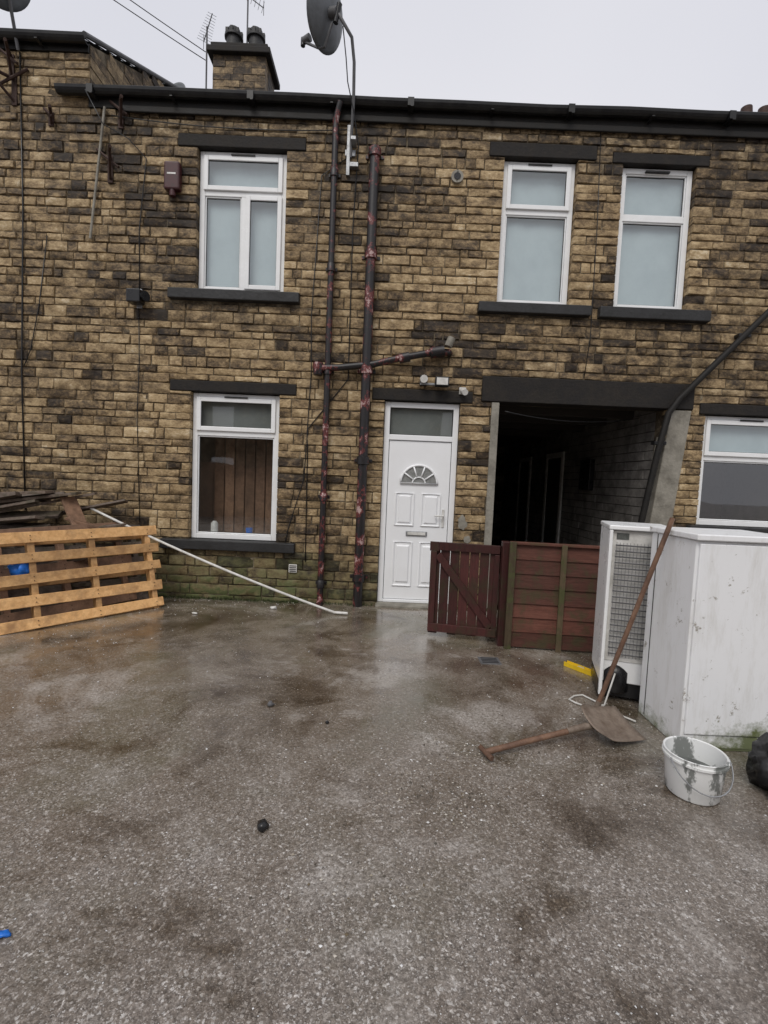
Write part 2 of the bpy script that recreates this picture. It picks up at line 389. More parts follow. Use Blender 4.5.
# windows
def bar(mb,x0,x1,z0,z1,y0,y1): mb.box(x0,x1,y0,y1,z0,z1,(.5,.5,.5))
def ringf(mb,x0,x1,z0,z1,y0,y1,w):
    bar(mb,x0,x0+w,z0,z1,y0,y1); bar(mb,x1-w,x1,z0,z1,y0,y1)
    bar(mb,x0+w,x1-w,z0,z0+w,y0,y1); bar(mb,x0+w,x1-w,z1-w,z1,y0,y1)
def window(a,b,c,d,tr,split=None,sheet='sky_sheet',trsash=True):
    root=empty('window'); root.parent=house
    a+=.006;b-=.006;c+=.006;d-=.006
    F=.060
    fr=MB(); ringf(fr,a,b,c,d,.06,.13,F)
    zt=d-tr
    bar(fr,a+F,b-F,zt-.035,zt+.035,.062,.128)
    if split: bar(fr,split-.035,split+.035,c+F,zt-.035,.063,.127)
    fr.make('frame','upvc',root,False,.005,2)
    sa=MB(); ga=MB(); gl=MB()
    panes=[(a+F+.002,b-F-.002,zt+.037,d-F-.002,trsash)]
    if split: panes+=[(a+F+.002,split-.037,c+F+.002,zt-.037,False),(split+.037,b-F-.002,c+F+.002,zt-.037,True)]
    else: panes+=[(a+F+.002,b-F-.002,c+F+.002,zt-.037,False)]
    for (x0,x1,z0,z1,s) in panes:
        if s:
            ringf(sa,x0-.014,x1+.014,z0-.014,z1+.014,.038,.0595,.052); w=.040
        else:
            w=.016; ringf(sa,x0,x1,z0,z1,.072,.095,.014)
        yg=.056 if s else .088
        ringf(ga,x0+w-.003,x1-w+.003,z0+w-.003,z1-w+.003,yg-.001,yg+.012,.006)
        gl.add([(x0+w-.004,yg+.004,z0+w-.004),(x1-w+.004,yg+.004,z0+w-.004),(x1-w+.004,yg+.004,z1-w+.004),(x0+w-.004,yg+.004,z1-w+.004)],[(0,1,2,3)])
    sa.make('sash','upvc',root,False,.006,2); ga.make('gasket','rubber',root); gl.make('glass','glass',root)
    box('trickle_vent',(a+b)/2-.14,(a+b)/2+.14,.026,.0375 if trsash else .0595,d-.052,d-.034,'sill',root,.003)
    if sheet=='sky_sheet':
        cu=MB(); n=30; vs=[];fs=[]
        ph=random.random()*6
        for i in range(n+1):
            x=a+(b-a)*i/n; y=.145+.004*math.sin(i*.5+ph)
            vs+=[(x,y,c),(x,y,d)]
        for i in range(n): fs.append((2*i,2*i+2,2*i+3,2*i+1))
        cu.add(vs,fs); cu.make('sky_reflection_sheet','sky_sheet',root,True)  # added behind the glass to brighten the panes as reflected sky would
    elif sheet in('half','dim'):
        cu=MB(); cu.add([(a,.137,zt-.02),(b,.137,zt-.02),(b,.137,d),(a,.137,d)],[(0,1,2,3)]); cu.make('top_pane_sheet','sky_sheet' if sheet=='half' else 'dim_sheet',root)  # sheet added behind the top pane, toned like its reflection
    rm=MB(); x0,x1,z0,z1=a-.25,b+.25,c-.25,d+.12
    y0,y1=.25,(.75 if sheet=='dim' else 1.6)
    vs=[(x,y,z) for x in(x0,x1) for y in(y0,y1) for z in(z0,z1)]
    rm.add(vs,[(0,1,3,2),(4,6,7,5),(2,3,7,6),(0,2,6,4),(1,5,7,3)])
    rm.make('room','room',root)
    return root
window(*op[0],.46,split=-1.79)
w2=window(*op[1],.47,sheet='dim')
window(*op[2],.56); window(*op[3],.56,trsash=False)
window(*op[4],.50,sheet='half')
window(*op[7],.5); window(*op[8],.5,sheet='dim'); window(*op[9],.46); window(*op[10],.46,sheet='dim')
tube('jar',[(-2.12,.2,.76),(-2.12,.2,.90),(-2.12,.2,.93)],[.045,.045,.02],'white_plastic',w2)
tube('cup',[(-1.68,.19,.76),(-1.68,.19,.86)],[.035,.045],'blue',w2)
box('window_board',-2.34,-1.32,.14,.26,.735,.757,'upvc',w2)
pc=MB()
for i in range(7): pc.box(-2.25+i*.135,-2.25+i*.135+.12,.55,.562,.72,2.0)
pc.make('fence_reflection_boards','wood_brown',w2)  # vertical boards added in the room to imitate the fence reflected in the pane

# front door
door=empty('front_door'); door.parent=house
fr=MB()
a,b,c,d=-.040,.855,.03,2.474
bar(fr,a,a+.066,c,d,.05,.12); bar(fr,b-.066,b,c,d,.05,.12); bar(fr,a+.066,b-.066,d-.066,d,.05,.12); bar(fr,a+.066,b-.066,2.02,2.085,.052,.118)
bar(fr,a+.066,b-.066,c,c+.035,.04,.118)
fr.make('frame','upvc_door',door,False,.006)
ga=MB(); ringf(ga,a+.066,b-.066,2.085,2.408,.08,.10,.008); ga.make('gasket','rubber',door)
gl=MB(); gl.add([(a+.06,.09,2.08),(b-.06,.09,2.08),(b-.06,.09,2.41),(a+.06,.09,2.41)],[(0,1,2,3)]); gl.make('transom_glass','glass',door)
cu=MB(); cu.add([(a,.121,2.03),(b,.121,2.03),(b,.121,2.45),(a,.121,2.45)],[(0,1,2,3)]); cu.make('transom_reflection_sheet','dim_sheet',door)  # greyish sheet added behind the glass in place of its reflection
x0,x1,z0,z1=a+.072,b-.072,.07,2.014
box('leaf',x0,x1,.068,.11,z0,z1,'upvc_door',door,.004)
ga=MB(); ringf(ga,x0-.005,x1+.005,z0-.004,z1+.004,.075,.105,.006); ga.make('leaf_gap','rubber',door)
cx=(x0+x1)/2
mo=MB()
def mould(xa,xb,za,zb):
    pts=[(xa,za),(xb,za),(xb,zb),(xa,zb)]
    P=[(x,.064,z) for x,z in pts]
    mo.tube(P+[P[0],P[1]],.012,6,(.5,.5,.5))
    mx=(xa+xb)/2; mz=(za+zb)/2
    Q=[((x-mx)*.62+mx,(z-mz)*.80+mz) for x,z in pts]
    n=4; vs=[(x,.052,z) for x,z in Q]+[((x-mx)*1.22+mx,.0675,(z-mz)*1.09+mz) for x,z in Q]
    mo.add(vs,[tuple(range(n))]+[(i,(i+1)%n,n+(i+1)%n,n+i) for i in range(n)],(.5,.5,.5))
mould(cx-.27,cx-.05,.24,.78); mould(cx+.05,cx+.27,.24,.78)
mould(cx-.27,cx-.05,.99,1.38); mould(cx+.05,cx+.27,.99,1.38)
mo.make('panels','upvc_door',door,False)
fz=1.50; rr=.225
f2=MB()
arc=[(cx+rr*math.cos(t),.062,fz+rr*math.sin(t)) for t in [math.pi*i/20 for i in range(21)]]
f2.tube(arc+[arc[0],arc[1]],.014,8,(.5,.5,.5))
arc2=[(cx+.08*math.cos(t),.06,fz+.08*math.sin(t)) for t in [math.pi*i/12 for i in range(13)]]
f2.tube(arc2,.010,6,(.5,.5,.5))
for t in (36,72,108,144):
    t=R(t); f2.tube([(cx+.08*math.cos(t),.06,fz+.08*math.sin(t)),(cx+rr*math.cos(t),.06,fz+rr*math.sin(t))],.011,6,(.5,.5,.5))
f2.make('fanlight_bars','upvc_door',door,True)
f3=MB(); f3.add([(cx,.0655,fz)]+[(x,.0655,z) for x,_,z in arc],[(0,i,i+1) for i in range(1,21)])
mg=simple('fanlight_glass',(.20,.205,.20),.15,.5,(.45,.45,.43),30,0); f3.make('fanlight_glass',mg,door)
box('letterbox',cx-.13,cx+.13,.052,.07,.86,.92,'galv',door,.006)
box('letterbox_flap',cx-.11,cx+.11,.046,.054,.872,.908,'white_plastic',door,.003)
box('handle_plate',x1-.075,x1-.045,.055,.07,.98,1.20,'white_plastic',door,.005)
tube('handle',[(x1-.06,.055,1.12),(x1-.06,.02,1.12),(x1-.08,.012,1.12),(x1-.17,.012,1.12)],.009,'white_plastic',door)
box('doorstep',-.06,.88,-.12,.2,-.05,.028,'slab',house,.01)

# passage (ginnel)
ps=empty('passage'); ps.parent=house
px0,px1=1.32,3.34
box('left_wall',px0-.2,px0,.241,8,0,2.9,'passage',ps,0)
pw=MB()
z=0.0
while z<2.62:
    x=.241
    while x<8:
        L=random.uniform(.2,.42)
        pw.box(px1-random.uniform(.0,.014),px1+.2,x+.005,min(8,x+L)-.005,z+.005,z+.115,None); x+=L
    z+=.12
pw.make('right_wall','passage',ps,False)
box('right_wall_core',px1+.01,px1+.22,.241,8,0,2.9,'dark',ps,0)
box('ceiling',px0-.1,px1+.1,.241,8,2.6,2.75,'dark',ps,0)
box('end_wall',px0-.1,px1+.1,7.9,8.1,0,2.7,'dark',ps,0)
for i,y in enumerate((3.2,5.2)):
    box('side_door_frame_%d'%i,px1-.05,px1-.016,y,y+.10,0.0,2.1,'white_plastic',ps)
    box('side_door_frame_%db'%i,px1-.05,px1-.016,y+.85,y+.95,0.0,2.1,'white_plastic',ps)
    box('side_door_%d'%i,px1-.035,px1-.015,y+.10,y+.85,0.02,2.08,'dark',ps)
    box('side_door_head_%d'%i,px1-.05,px1-.016,y,y+.95,2.1,2.2,'white_plastic',ps)
box('meter_box',px1-.09,px1-.01,1.9,2.3,1.5,2.0,'blackp',ps,.01)
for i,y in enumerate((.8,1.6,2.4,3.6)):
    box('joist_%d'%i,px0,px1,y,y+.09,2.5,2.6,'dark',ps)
box('door_post',1.225,1.315,-.035,.05,.0,2.50,'slab',ps,.006)
b=MB()
b.add([(3.08,-.028,0),(3.36,-.028,0),(3.60,-.028,2.5),(3.36,-.028,2.5),(3.08,.2,0),(3.36,.2,0),(3.60,.2,2.5),(3.36,.2,2.5)],
 [(0,1,2,3),(4,7,6,5),(0,4,5,1),(1,5,6,2),(2,6,7,3),(3,7,4,0)])
b.make('jamb_stone','slab',ps,False,.01)

# roofs, rear, chimney
pitch=math.tan(R(28))
def roof(x0,x1,ez,name):
    m=MB(); ry=3.9
    y=-.1
    while y<ry:
        x=x0
        while x<x1:
            w=.30; xa=x; xb=min(x+w-.006,x1)
            zz=ez+(y)*pitch
            m.add([(xa,y,zz+.02),(xb,y,zz+.02),(xb,y+.32,zz+.32*pitch),(xa,y+.32,zz+.32*pitch),(xa,y,zz+.008),(xb,y,zz+.008)],[(0,1,2,3),(4,5,1,0)]); x+=w
        y+=.22
    m.add([(x0,ry,ez+ry*pitch),(x1,ry,ez+ry*pitch),(x1,2*ry,ez),(x0,2*ry,ez)],[(0,1,2,3)])
    m.add([(x0,-.05,ez-.03),(x1,-.05,ez-.03),(x1,ry,ez+ry*pitch-.03),(x0,ry,ez+ry*pitch-.03)],[(0,1,2,3)])
    m.make(name,'slate',house)
    t=MB(); t.tube([(x0,ry,ez+ry*pitch+.02),(x1,ry,ez+ry*pitch+.02)],.1,10); t.make(name+'_ridge','slab',house,True)
roof(STEP+.02,XR,5.80,'roof'); roof(XL,STEP-.0,6.36,'roof_neighbour')
g=MB()
for row in range(40):
    z0=5.5+row*.12
    if z0>8.4: break
    yy=0.0
    while yy<7.8:
        L=random.uniform(.2,.4); yc=yy+L/2
        lim=6.33+min(yc,7.8-yc)*pitch
        if z0+.10<lim+.02:
            q=random.random(); g.box(STEP-.12,STEP+random.uniform(.0,.012),yy+.004,yy+L-.004,z0+.004,min(z0+.116,lim),(.15+q*.5,.3,0))
        yy+=L
g.make('gable_stones','stone',house)
g=MB(); g.add([(STEP-.10,0,5.5),(STEP-.10,7.8,5.5),(STEP-.10,7.8,6.33),(STEP-.10,3.9,6.33+3.9*pitch),(STEP-.10,0,6.33),
 (STEP,0,5.5),(STEP,7.8,5.5),(STEP,7.8,6.33),(STEP,3.9,6.33+3.9*pitch-.01),(STEP,0,6.33)],[(0,1,2,3,4),(9,8,7,6,5),(4,3,8,9),(3,2,7,8)]); g.make('gable_core','mortar',house)
b=MB(); b.tube([(STEP,-.1,6.36),(STEP,3.9,6.40+3.9*pitch)],.03,8); b.make('verge','lead',house)
for nm,x in (('gable_wall_left',XL),('gable_wall_right',XR-.24)):
    g=MB(); v=[(x+dx,yy,zz) for dx in(0,.24) for yy,zz in((.241,0),(7.8,0),(7.8,5.75),(3.9,5.75+3.9*pitch),(.241,5.75))]
    g.add(v,[(0,1,2,3,4),(9,8,7,6,5),(0,5,6,1),(1,6,7,2),(2,7,8,3),(3,8,9,4),(4,9,5,0)]); g.make(nm,'mortar',house)
box('rear_wall',XL,XR,7.8,8.04,0,5.8,'mortar',house,0)
def gutter(x0,x1,z,name):
    m=MB(); vs=[];fs=[];n=8
    prof=[(-.075-.062*math.cos(math.pi*i/n),z-.062*math.sin(math.pi*i/n)*1.15) for i in range(n+1)]
    prof2=[(p[0]*.97,p[1]+.006) for p in reversed(prof)]
    P=prof+prof2
    K=len(P)
    ns=max(2,int((x1-x0)/.9))
    for i in range(ns+1):
        x=x0+(x1-x0)*i/ns; dz=random.uniform(-.010,.010) if 0<i<ns else 0
        vs+=[(x,p[0],p[1]+dz) for p in P]
    for s_ in range(ns):
        for i in range(K): fs.append((s_*K+i,s_*K+(i+1)%K,(s_+1)*K+(i+1)%K,(s_+1)*K+i))
    fs+= [tuple(range(K)),tuple(range((ns+1)*K-1,ns*K-1,-1))]
    m.add(vs,fs)
    x=x0+.4; k=0
    while x<x1:
        m.box(x,x+.03,-.15,-.005,z-.092,z-.082)
        if k%2==0: m.box(x-.035,x+.035,-.148,-.010,z-.081,z+.006)
        x+=.9; k+=1
    m.make(name,'gutter',house)
gutter(-3.89,XR,5.80,'gutter'); gutter(XL,-3.56,6.35,'gutter_neighbour')
box('fascia',STEP,XR,-.028,.1,TOP-.02,5.79,'fascia',house,.004)
box('fascia_left',XL,STEP-.003,-.028,.1,6.23,6.34,'fascia',house,.004)
box('eaves_stone',-3.2,XR,-.055,-.03,5.59,5.66,'fascia',house,.01)
ch=empty('chimney_stack'); ch.parent=house
cm=MB()
z=7.3; CT=9.62
while z<CT:
    xa,xb,ya,yb=-3.66,-2.64,4.0,4.7
    x=xa
    while x<xb-.01:
        L=random.uniform(.2,.4)
        if xb-x-L<.12: L=xb-x
        cm.box(x+.004,x+L-.004,ya-random.uniform(0,.012),ya+.2,z+.004,z+.116,(.1+random.random()*.45,.4,0)); x+=L
    y=ya+.203
    while y<yb-.01:
        L=random.uniform(.2,.3)
        if yb-y-L<.12: L=yb-y
        cm.box(xb-.2,xb+random.uniform(0,.01),y,y+L-.006,z+.004,z+.116,(random.random()*.4,.5,0)); y+=L  # side stones tinted darker, painting the shaded side of the stack
    z+=.12
cm.make('stack_stones','stone',ch)
box('stack_core',-3.64,-2.68,4.01,4.69,7.2,CT+.02,'mortar',ch,0)
box('stack_cap_lower',-3.76,-2.54,3.90,4.80,CT-.06,CT+.05,'lintel',ch,.015)
box('stack_cap',-3.70,-2.60,3.96,4.74,CT+.053,CT+.15,'lintel',ch,.015)
for i,x in enumerate((-3.36,-2.92)):
    z=CT+.15
    tube('pot_%d'%i,[(x,4.3,z),(x,4.3,z+.06),(x,4.3,z+.08),(x,4.3,z+.32),(x,4.3,z+.33),(x,4.3,z+.37),(x,4.3,z+.375),(x,4.3,z+.5)],[.19,.19,.15,.14,.18,.18,.15,.12],'sill',ch,16)
    m=MB()
    for k in range(8):
        t=k*math.pi/4; m.box(x+.145*math.cos(t)-.03,x+.145*math.cos(t)+.03,4.3+.145*math.sin(t)-.03,4.3+.145*math.sin(t)+.03,z+.36,z+.46)
    m.make('pot_crown_%d'%i,'sill',ch,False,.01)
box('far_stack',6.75,7.9,4.1,4.8,7.3,8.95,'mortar',ch,.01)
for i,x in enumerate((6.95,7.3,7.65)): tube('far_pot_%d'%i,[(x,4.4,8.95),(x,4.4,9.3)],[.13,.1],'rust',ch,14)

# ---------------------------------------------------------------- drain pipes
dp=empty('drainpipe')
def stack(parent,x,z0,z1,r,y=-.09,joints=()):
    tube('pipe',[(x,y,z0),(x,y,z1)],r,'pipe',parent,14)
    for i,z in enumerate(joints):
        tube('collar_%d'%i,[(x,y,z-.05),(x,y,z-.045),(x,y,z+.04),(x,y,z+.05)],[r*1.05,r*1.32,r*1.32,r*1.05],'pipe',parent,14)
        box('holderbat_%d'%i,x-r*1.9,x+r*1.9,-.03,-.012,z-.02,z+.02,'pipe',parent,.004)
stack(dp,-.73,-.02,5.50,.036,-.08,(.25,1.3,2.78,3.95,5.0))
tube('swan_neck',[(-.73,-.08,5.5),(-.73,-.08,5.58),(-.70,-.11,5.68),(-.68,-.12,5.74)],.034,'pipe',dp)
tube('shoe',[(-.73,-.08,.06),(-.73,-.10,.02),(-.73,-.16,0)],.04,'pipe',dp)
dp2=empty('soil_pipe')
stack(dp2,-.275,-.02,5.28,.056,-.10,(.35,1.75,2.80,4.1,5.22))
tube('branch',[(-.88,-.10,2.80),(-.60,-.10,2.815),(-.2,-.10,2.87),(.10,-.10,2.95),(.42,-.10,3.02),(.60,-.09,3.05),(.68,-.06,3.05),(.70,.02,3.05)],.040,'pipe',dp2)
tube('branch_collar',[(.10,-.10,2.945),(.22,-.10,2.975)],.058,'pipe',dp2)
tube('branch_collar_b',[(.46,-.10,3.028),(.62,-.10,3.055)],.066,'pipe',dp2)
tube('hopper',[(-.84,-.10,2.72),(-.84,-.10,2.80),(-.84,-.10,2.86)],[.05,.065,.06],'pipe',dp2)
tube('waste_stub',[(.66,-.13,3.10),(.70,-.13,3.20)],.045,'slab',dp2)
dp3=empty('drainpipe')
tube('diagonal_run',[(5.6,-.09,4.75),(4.41,-.09,3.72),(3.40,-.09,2.62),(3.29,-.09,2.45),(3.20,-.09,2.0),(3.06,-.09,1.1),(3.0,-.09,.0)],.036,'fascia',dp3)
for i,(x,z) in enumerate(((4.1,3.38),(3.22,2.1),(5.1,4.32))): box('bracket_%d'%i,x-.07,x+.07,-.10,-.012,z-.02,z+.02,'gutter',dp3,.004)

# ---------------------------------------------------------------- wall clutter
al=empty('burglar_alarm_box')
box('case',-2.67,-2.49,-.10,-.014,4.74,5.05,'alarm',al,.02,3); box('label',-2.63,-2.53,-.103,-.099,4.90,4.92,'white_plastic',al,.002)
tube('strobe',[(-2.58,-.06,4.68),(-2.58,-.06,4.745)],.035,'alarm',al)
sl=empty('security_light')
box('body',-3.06,-2.90,-.16,-.03,3.45,3.60,'blackp',sl,.012); tube('lens',[(-2.89,-.10,3.53),(-2.85,-.12,3.53)],[.05,.06],'blackp',sl)
box('bracket',-3.0,-2.94,-.03,-.01,3.42,3.64,'galv',sl)
fl=empty('floodlight')
box('base_bar',.36,.66,-.07,-.03,2.665,2.69,'galv',fl)
box('lamp_head',.53,.69,-.17,-.08,2.64,2.75,'gutter',fl,.01); box('lamp_lens',.545,.675,-.176,-.168,2.655,2.735,'white_plastic',fl,0)
tube('sensor',[(.40,-.06,2.73),(.40,-.14,2.72)],.045,'white_plastic',fl); box('mount',.36,.44,-.06,-.016,2.66,2.78,'blackp',fl,.006)
c2=empty('security_camera'); tube('body',[(.86,-.05,2.62),(.88,-.17,2.58)],[.03,.036],'white_plastic',c2); box('mount',.83,.91,-.04,-.016,2.58,2.66,'white_plastic',c2)
vt=empty('wall_vent'); tube('ring',[(.68,.0,5.04),(.68,-.05,5.04),(.68,-.052,5.04),(.68,-.03,5.04)],[.07,.07,.045,.042],'slab',vt,20); tube('core',[(.68,0,5.04),(.68,-.056,5.04)],.04,'blackp',vt)
vt2=empty('wall_vent'); box('plate',-1.13,-1.03,-.03,-.01,.36,.46,'white_plastic',vt2,.006)
for i in range(4): box('slat_%d'%i,-1.12,-1.04,-.036,-.029,.375+i*.022,.383+i*.022,'rubber',vt2,0)
pm=MB()
def patch(cx_,cz_,w_,h_,y=-.026):
    n=16; vs=[(cx_,y,cz_)]
    for i in range(n):
        t=2*math.pi*i/n; k=random.uniform(.7,1.1); vs.append((cx_+w_*k*math.cos(t),y+.008,cz_+h_*k*math.sin(t)))
    pm.add(vs,[(0,i+1,(i+1)%n+1) for i in range(n)])
patch(.95,1.05,.06,.10); patch(1.02,.85,.05,.05)
pm.make('mortar_patches','slab',house,True)
def bracket(x,z,sc=1,flip=1):
    e=empty('iron_bracket')
    box('plate',x-.03,x+.03,-.028,-.010,z-.16*sc,z+.14*sc,'rust',e,.003)
    m=MB(); m.tube([(x,-.02,z+.10*sc),(x+.1*flip*sc,-.22*sc,z+.06*sc),(x+.2*flip*sc,-.38*sc,z+.02)],.018,6); m.tube([(x,-.02,z-.12*sc),(x+.12*flip*sc,-.25*sc,z+.04*sc)],.015,6)
    m.tube([(x-.15*flip*sc,-.03,z+.2*sc),(x+.14*flip*sc,-.1,z-.03)],.016,6)
    m.make('arm','rust',e)
bracket(-3.32,4.98,1.0); bracket(-4.42,5.80,1.1,-1); bracket(-4.45,6.05,.9); bracket(-3.2,5.55,.8); bracket(-4.0,5.5,.5)
pl=empty('wooden_pole'); tube('pole',[(-3.37,-.05,5.63),(-3.54,-.04,4.18)],.014,'slab',pl)
wb=empty('cable_bracket')
m=MB(); m.box(-.60,-.56,-.05,-.012,5.0,5.55); m.box(-.55,-.49,-.16,-.012,5.32,5.36); m.box(-.56,-.46,-.08,-.012,5.08,5.13); m.box(-.62,-.50,-.035,-.012,5.22,5.29)
m.make('plates','galv',wb,False,.004)

# satellite dish
def dish(name,c,nrm,rad,mast=None):
    e=empty(name); nrm=Vector(nrm).normalized(); up=Vector((0,0,1)); xd=up.cross(nrm).normalized(); yd=nrm.cross(xd)
    c=Vector(c); m=MB(); vs=[];fs=[]; nr=8; ns=40
    for side in (0,1):
        for i in range(nr+1):
            r=rad*i/nr
            for j in range(ns):
                t=2*math.pi*j/ns
                vs.append(c+xd*(r*math.cos(t)*.92)+yd*(r*math.sin(t))+nrm*(.22*r*r/rad-side*.008))
    K=(nr+1)*ns
    for side in (0,1):
        for i in range(nr):
            for j in range(ns):
                fs.append((side*K+i*ns+j,side*K+i*ns+(j+1)%ns,side*K+(i+1)*ns+(j+1)%ns,side*K+(i+1)*ns+j))
    for j in range(ns): fs.append((nr*ns+j,nr*ns+(j+1)%ns,K+nr*ns+(j+1)%ns,K+nr*ns+j))
    m.add(vs,fs); m.make('reflector','dish',e,True)
    b=c-yd*rad*.98; f=c-yd*rad*.70+nrm*rad*.95
    tube('lnb_arm',[c-nrm*.05-yd*rad*.3,b-nrm*.02,b+nrm*.06,f],.014,'lead',e,8)
    tube('lnb',[f,f-(nrm*.09)+yd*.03],[.035,.04],'lead',e,10)
    tube('lnb_body',[f-Vector((0,0,.05)),f+Vector((0,0,.03))],.026,'blackp',e,8)
    k=c-nrm*.10
    tube('back_mount',[c-nrm*.005,k],.055,'lead',e,8)
    tube('back_clamp',[k-yd*.10,k+yd*.08],.03,'blackp',e,8)
    if mast: tube('mast',[k]+[Vector(q) for q in mast],.018,'lead',e,10)
    return e
dish('satellite_dish',(-.80,-.30,6.50),(-.82,.44,.24),.33,mast=[(-.66,-.36,6.38),(-.56,-.30,6.27),(-.535,-.20,6.1),(-.53,-.17,5.75),(-.55,-.05,5.45),(-.555,-.035,5.2)])
tb=MB(); tb.tube([(-.66,-.30,6.38),(-.62,-.25,6.1),(-.60,-.19,5.9),(-.52,-.15,5.6),(-.47,-.02,5.35),(-.50,-.02,4.4),(-.49,-.02,2.7),(-.95,-.02,2.1),(-.93,-.02,.5)],.0065,5); tb.make('cable','blackp',bpy.data.objects['satellite_dish'],True)
dish('satellite_dish',(-4.36,-.30,6.82),(-.70,.64,.22),.33,mast=[(-4.33,-.2,6.6),(-4.35,-.05,6.2)])
dish('satellite_dish',(-3.98,3.2,8.22),(-.2,-.9,.25),.20,mast=[(-3.95,3.5,8.1),(-3.95,3.6,7.7)])
def aerial(x,y,z0,z1,boomdir,L,parentname='tv_aerial'):
    e=empty(parentname); tube('mast',[(x,y,z0),(x,y,z1)],.016,'lead',e,6)
    d=Vector(boomdir).normalized(); c=Vector((x,y,z1-.08)); s=d.cross(Vector((0,0,1))).normalized()
    m=MB(); m.tube([c-d*L*.4,c+d*L*.6],.009,5)
    for i in range(11):
        p=c+d*L*(-.38+.095*i); w=.13-.005*i; m.tube([p-s*w,p+s*w],.004,4)
    m.tube([c-d*L*.4-Vector((0,0,.14)),c-d*L*.4+Vector((0,0,.14))],.006,4)
    m.make('elements','lead',e)
aerial(-3.82,4.1,8.3,10.15,(.5,-.7,.15),.6); aerial(-3.1,4.3,9.7,11.0,(-.8,-.4,.25),.8)
ow=empty('overhead_wires')
def sag(a,b,s,n=16):
    a=Vector(a);b=Vector(b); return [a.lerp(b,i/n)-Vector((0,0,s*4*(i/n)*(1-i/n))) for i in range(n+1)]
def wire(name,pts,r=.006,par=ow):
    m=MB(); m.tube(pts,r,5); m.make(name,'blackp',par,True)
wire('wire_a',sag((-3.8,4,9.6),(-8.9,.8,11.1),.1),.008); wire('wire_b',sag((-3.8,4,9.45),(-8.9,.8,10.8),.1),.008)
wc=empty('wall_cables')
wire('drop',[(-4.35,-.025,6.2),(-4.33,-.025,4.5),(-4.36,-.025,2.6),(-4.33,-.025,.99)],.009,wc)
wire('drop_b',[(-4.05,-.025,4.2),(-4.15,-.025,3.4),(-4.25,-.025,2.9),(-4.33,-.025,2.7)],.006,wc)
wire('drop_c',[(-3.5,-.2,5.7),(-3.35,-.12,5.4),(-3.1,-.05,5.3),(-2.9,-.03,5.1),(-2.98,-.025,4.3),(-2.97,-.025,3.6)],.006,wc)
wire('eave',sag((-3.3,-.04,5.55),(-.6,-.04,5.5),.06),.006,wc)
wire('win',[(-2.98,-.02,3.45),(-2.97,-.02,2.8),(-2.99,-.02,2.2),(-2.95,-.02,.9)],.005,wc)
wire('mid',[(-.60,-.02,5.2),(-.88,-.02,5.0),(-.95,-.02,3.4),(-.93,-.02,2.75),(-.98,-.02,1.5),(-1.15,-.02,.9),(-1.2,-.02,.62)],.006,wc)
wire('pass',sag((1.38,-.05,2.4),(3.2,.4,2.45),.08),.006,wc)
wire('right',[(2.3,-.02,5.6),(2.33,-.02,4.6),(2.34,-.02,3.3),(2.3,-.02,2.85)],.005,wc)

# ---------------------------------------------------------------- yard objects
gt=empty('wooden_gate'); m=MB(); L=.66; n=7
for i in range(n):
    m.box(i*L/n+.003,(i+1)*L/n-.003,.0,.018,.03+.03*random.random(),.95-.02*random.random())
m.make('boards','gate',gt,False,.002)
m=MB(); m.box(-.01,.08,-.028,-.002,.86,.95);m.box(.081,L,-.028,-.002,.87,.95); m.box(0,L,-.028,-.002,.06,.14)
m.box(0,.06,-.030,-.0025,.141,.86); m.box(L-.05,L,-.030,-.0025,.141,.86)
mm=Matrix.Translation((.60,-.016,.15))@Matrix.Rotation(-R(128),4,'Y'); m.box(0,.86,-.012,.012,-.035,.035,None,mm)
m.make('ledges_and_brace','gate',gt,False,.003)
gt.matrix_world=Matrix.Translation((.48,-1.11,0))@Matrix.Rotation(R(-11.5),4,'Z')
gp=empty('gate_post')
box('post',1.13,1.20,-1.33,-1.25,-.02,1.0,'gate',gp,.006)
fe=empty('wooden_fence'); m=MB(); L=.95; n=7
for i in range(n):
    z0=.02+i*.138
    mm=Matrix.Translation((0,0,z0))@Matrix.Rotation(R(-5),4,'X')@Matrix.Rotation(R(random.uniform(-.8,.8)),4,'Y')
    m.box(0,L,-.006,.008,0,.155,None,mm,.005)
m.make('boards','fence',fe,False,.001)
m=MB(); m.box(.44,.49,-.035,-.012,0,1.0); m.box(-.03,.03,-.04,-.012,0,1.01); m.box(L-.05,L,-.035,-.012,0,.98); m.make('battens','post',fe,False,.004)
box('capping',-.02,L,-.03,.03,.985,1.01,'fence',fe,.004)
fe.matrix_world=Matrix.Translation((1.21,-1.36,0))@Matrix.Rotation(R(-5),4,'Z')

def pallet(org,ang,lean,L=1.72,Hh=.93,mat='wood_pallet',name='wooden_pallet',roll=0,rows=(.0,.20,.40,.61,.82)):
    e=empty(name); m=MB()
    for z in rows:
        mm=Matrix.Rotation(R(random.uniform(-1.0,1.0)),4,'Y'); m.box(random.uniform(-.01,.01),L+random.uniform(-.03,.02),-.022,0,z,z+random.uniform(.095,.11),None,mm,.005)
    for x in (.0,.50,1.03,1.60): m.box(x,x+.055,.001,.10,.0,Hh,None,None,.003)
    for z in (.0,.41,.82): m.box(0,L,.101,.121,z,z+.09,(.1,.1,.1),None,.004)
    m.make('slats',mat,e,False,.004)
    k=MB()
    for z in rows:
        for x in (.02,.52,1.05,1.62):
            for dz in(.03,.07): k.box(x,x+.007,-.028,-.021,z+dz,z+dz+.007)
    k.make('nails','rust',e)
    e.matrix_world=Matrix.Translation(org)@Matrix.Rotation(ang,4,'Z')@Matrix.Rotation(lean,4,'X')@Matrix.Rotation(roll,4,'Y')
    return e
u=math.atan2(1.11,.95)
ex=Vector((math.cos(u),math.sin(u),0))
right=Vector((-2.42,-.47,0))
pallet(right-ex*1.72,u,R(-19),rows=(.0,.215,.42,.63,.82),Hh=.94)
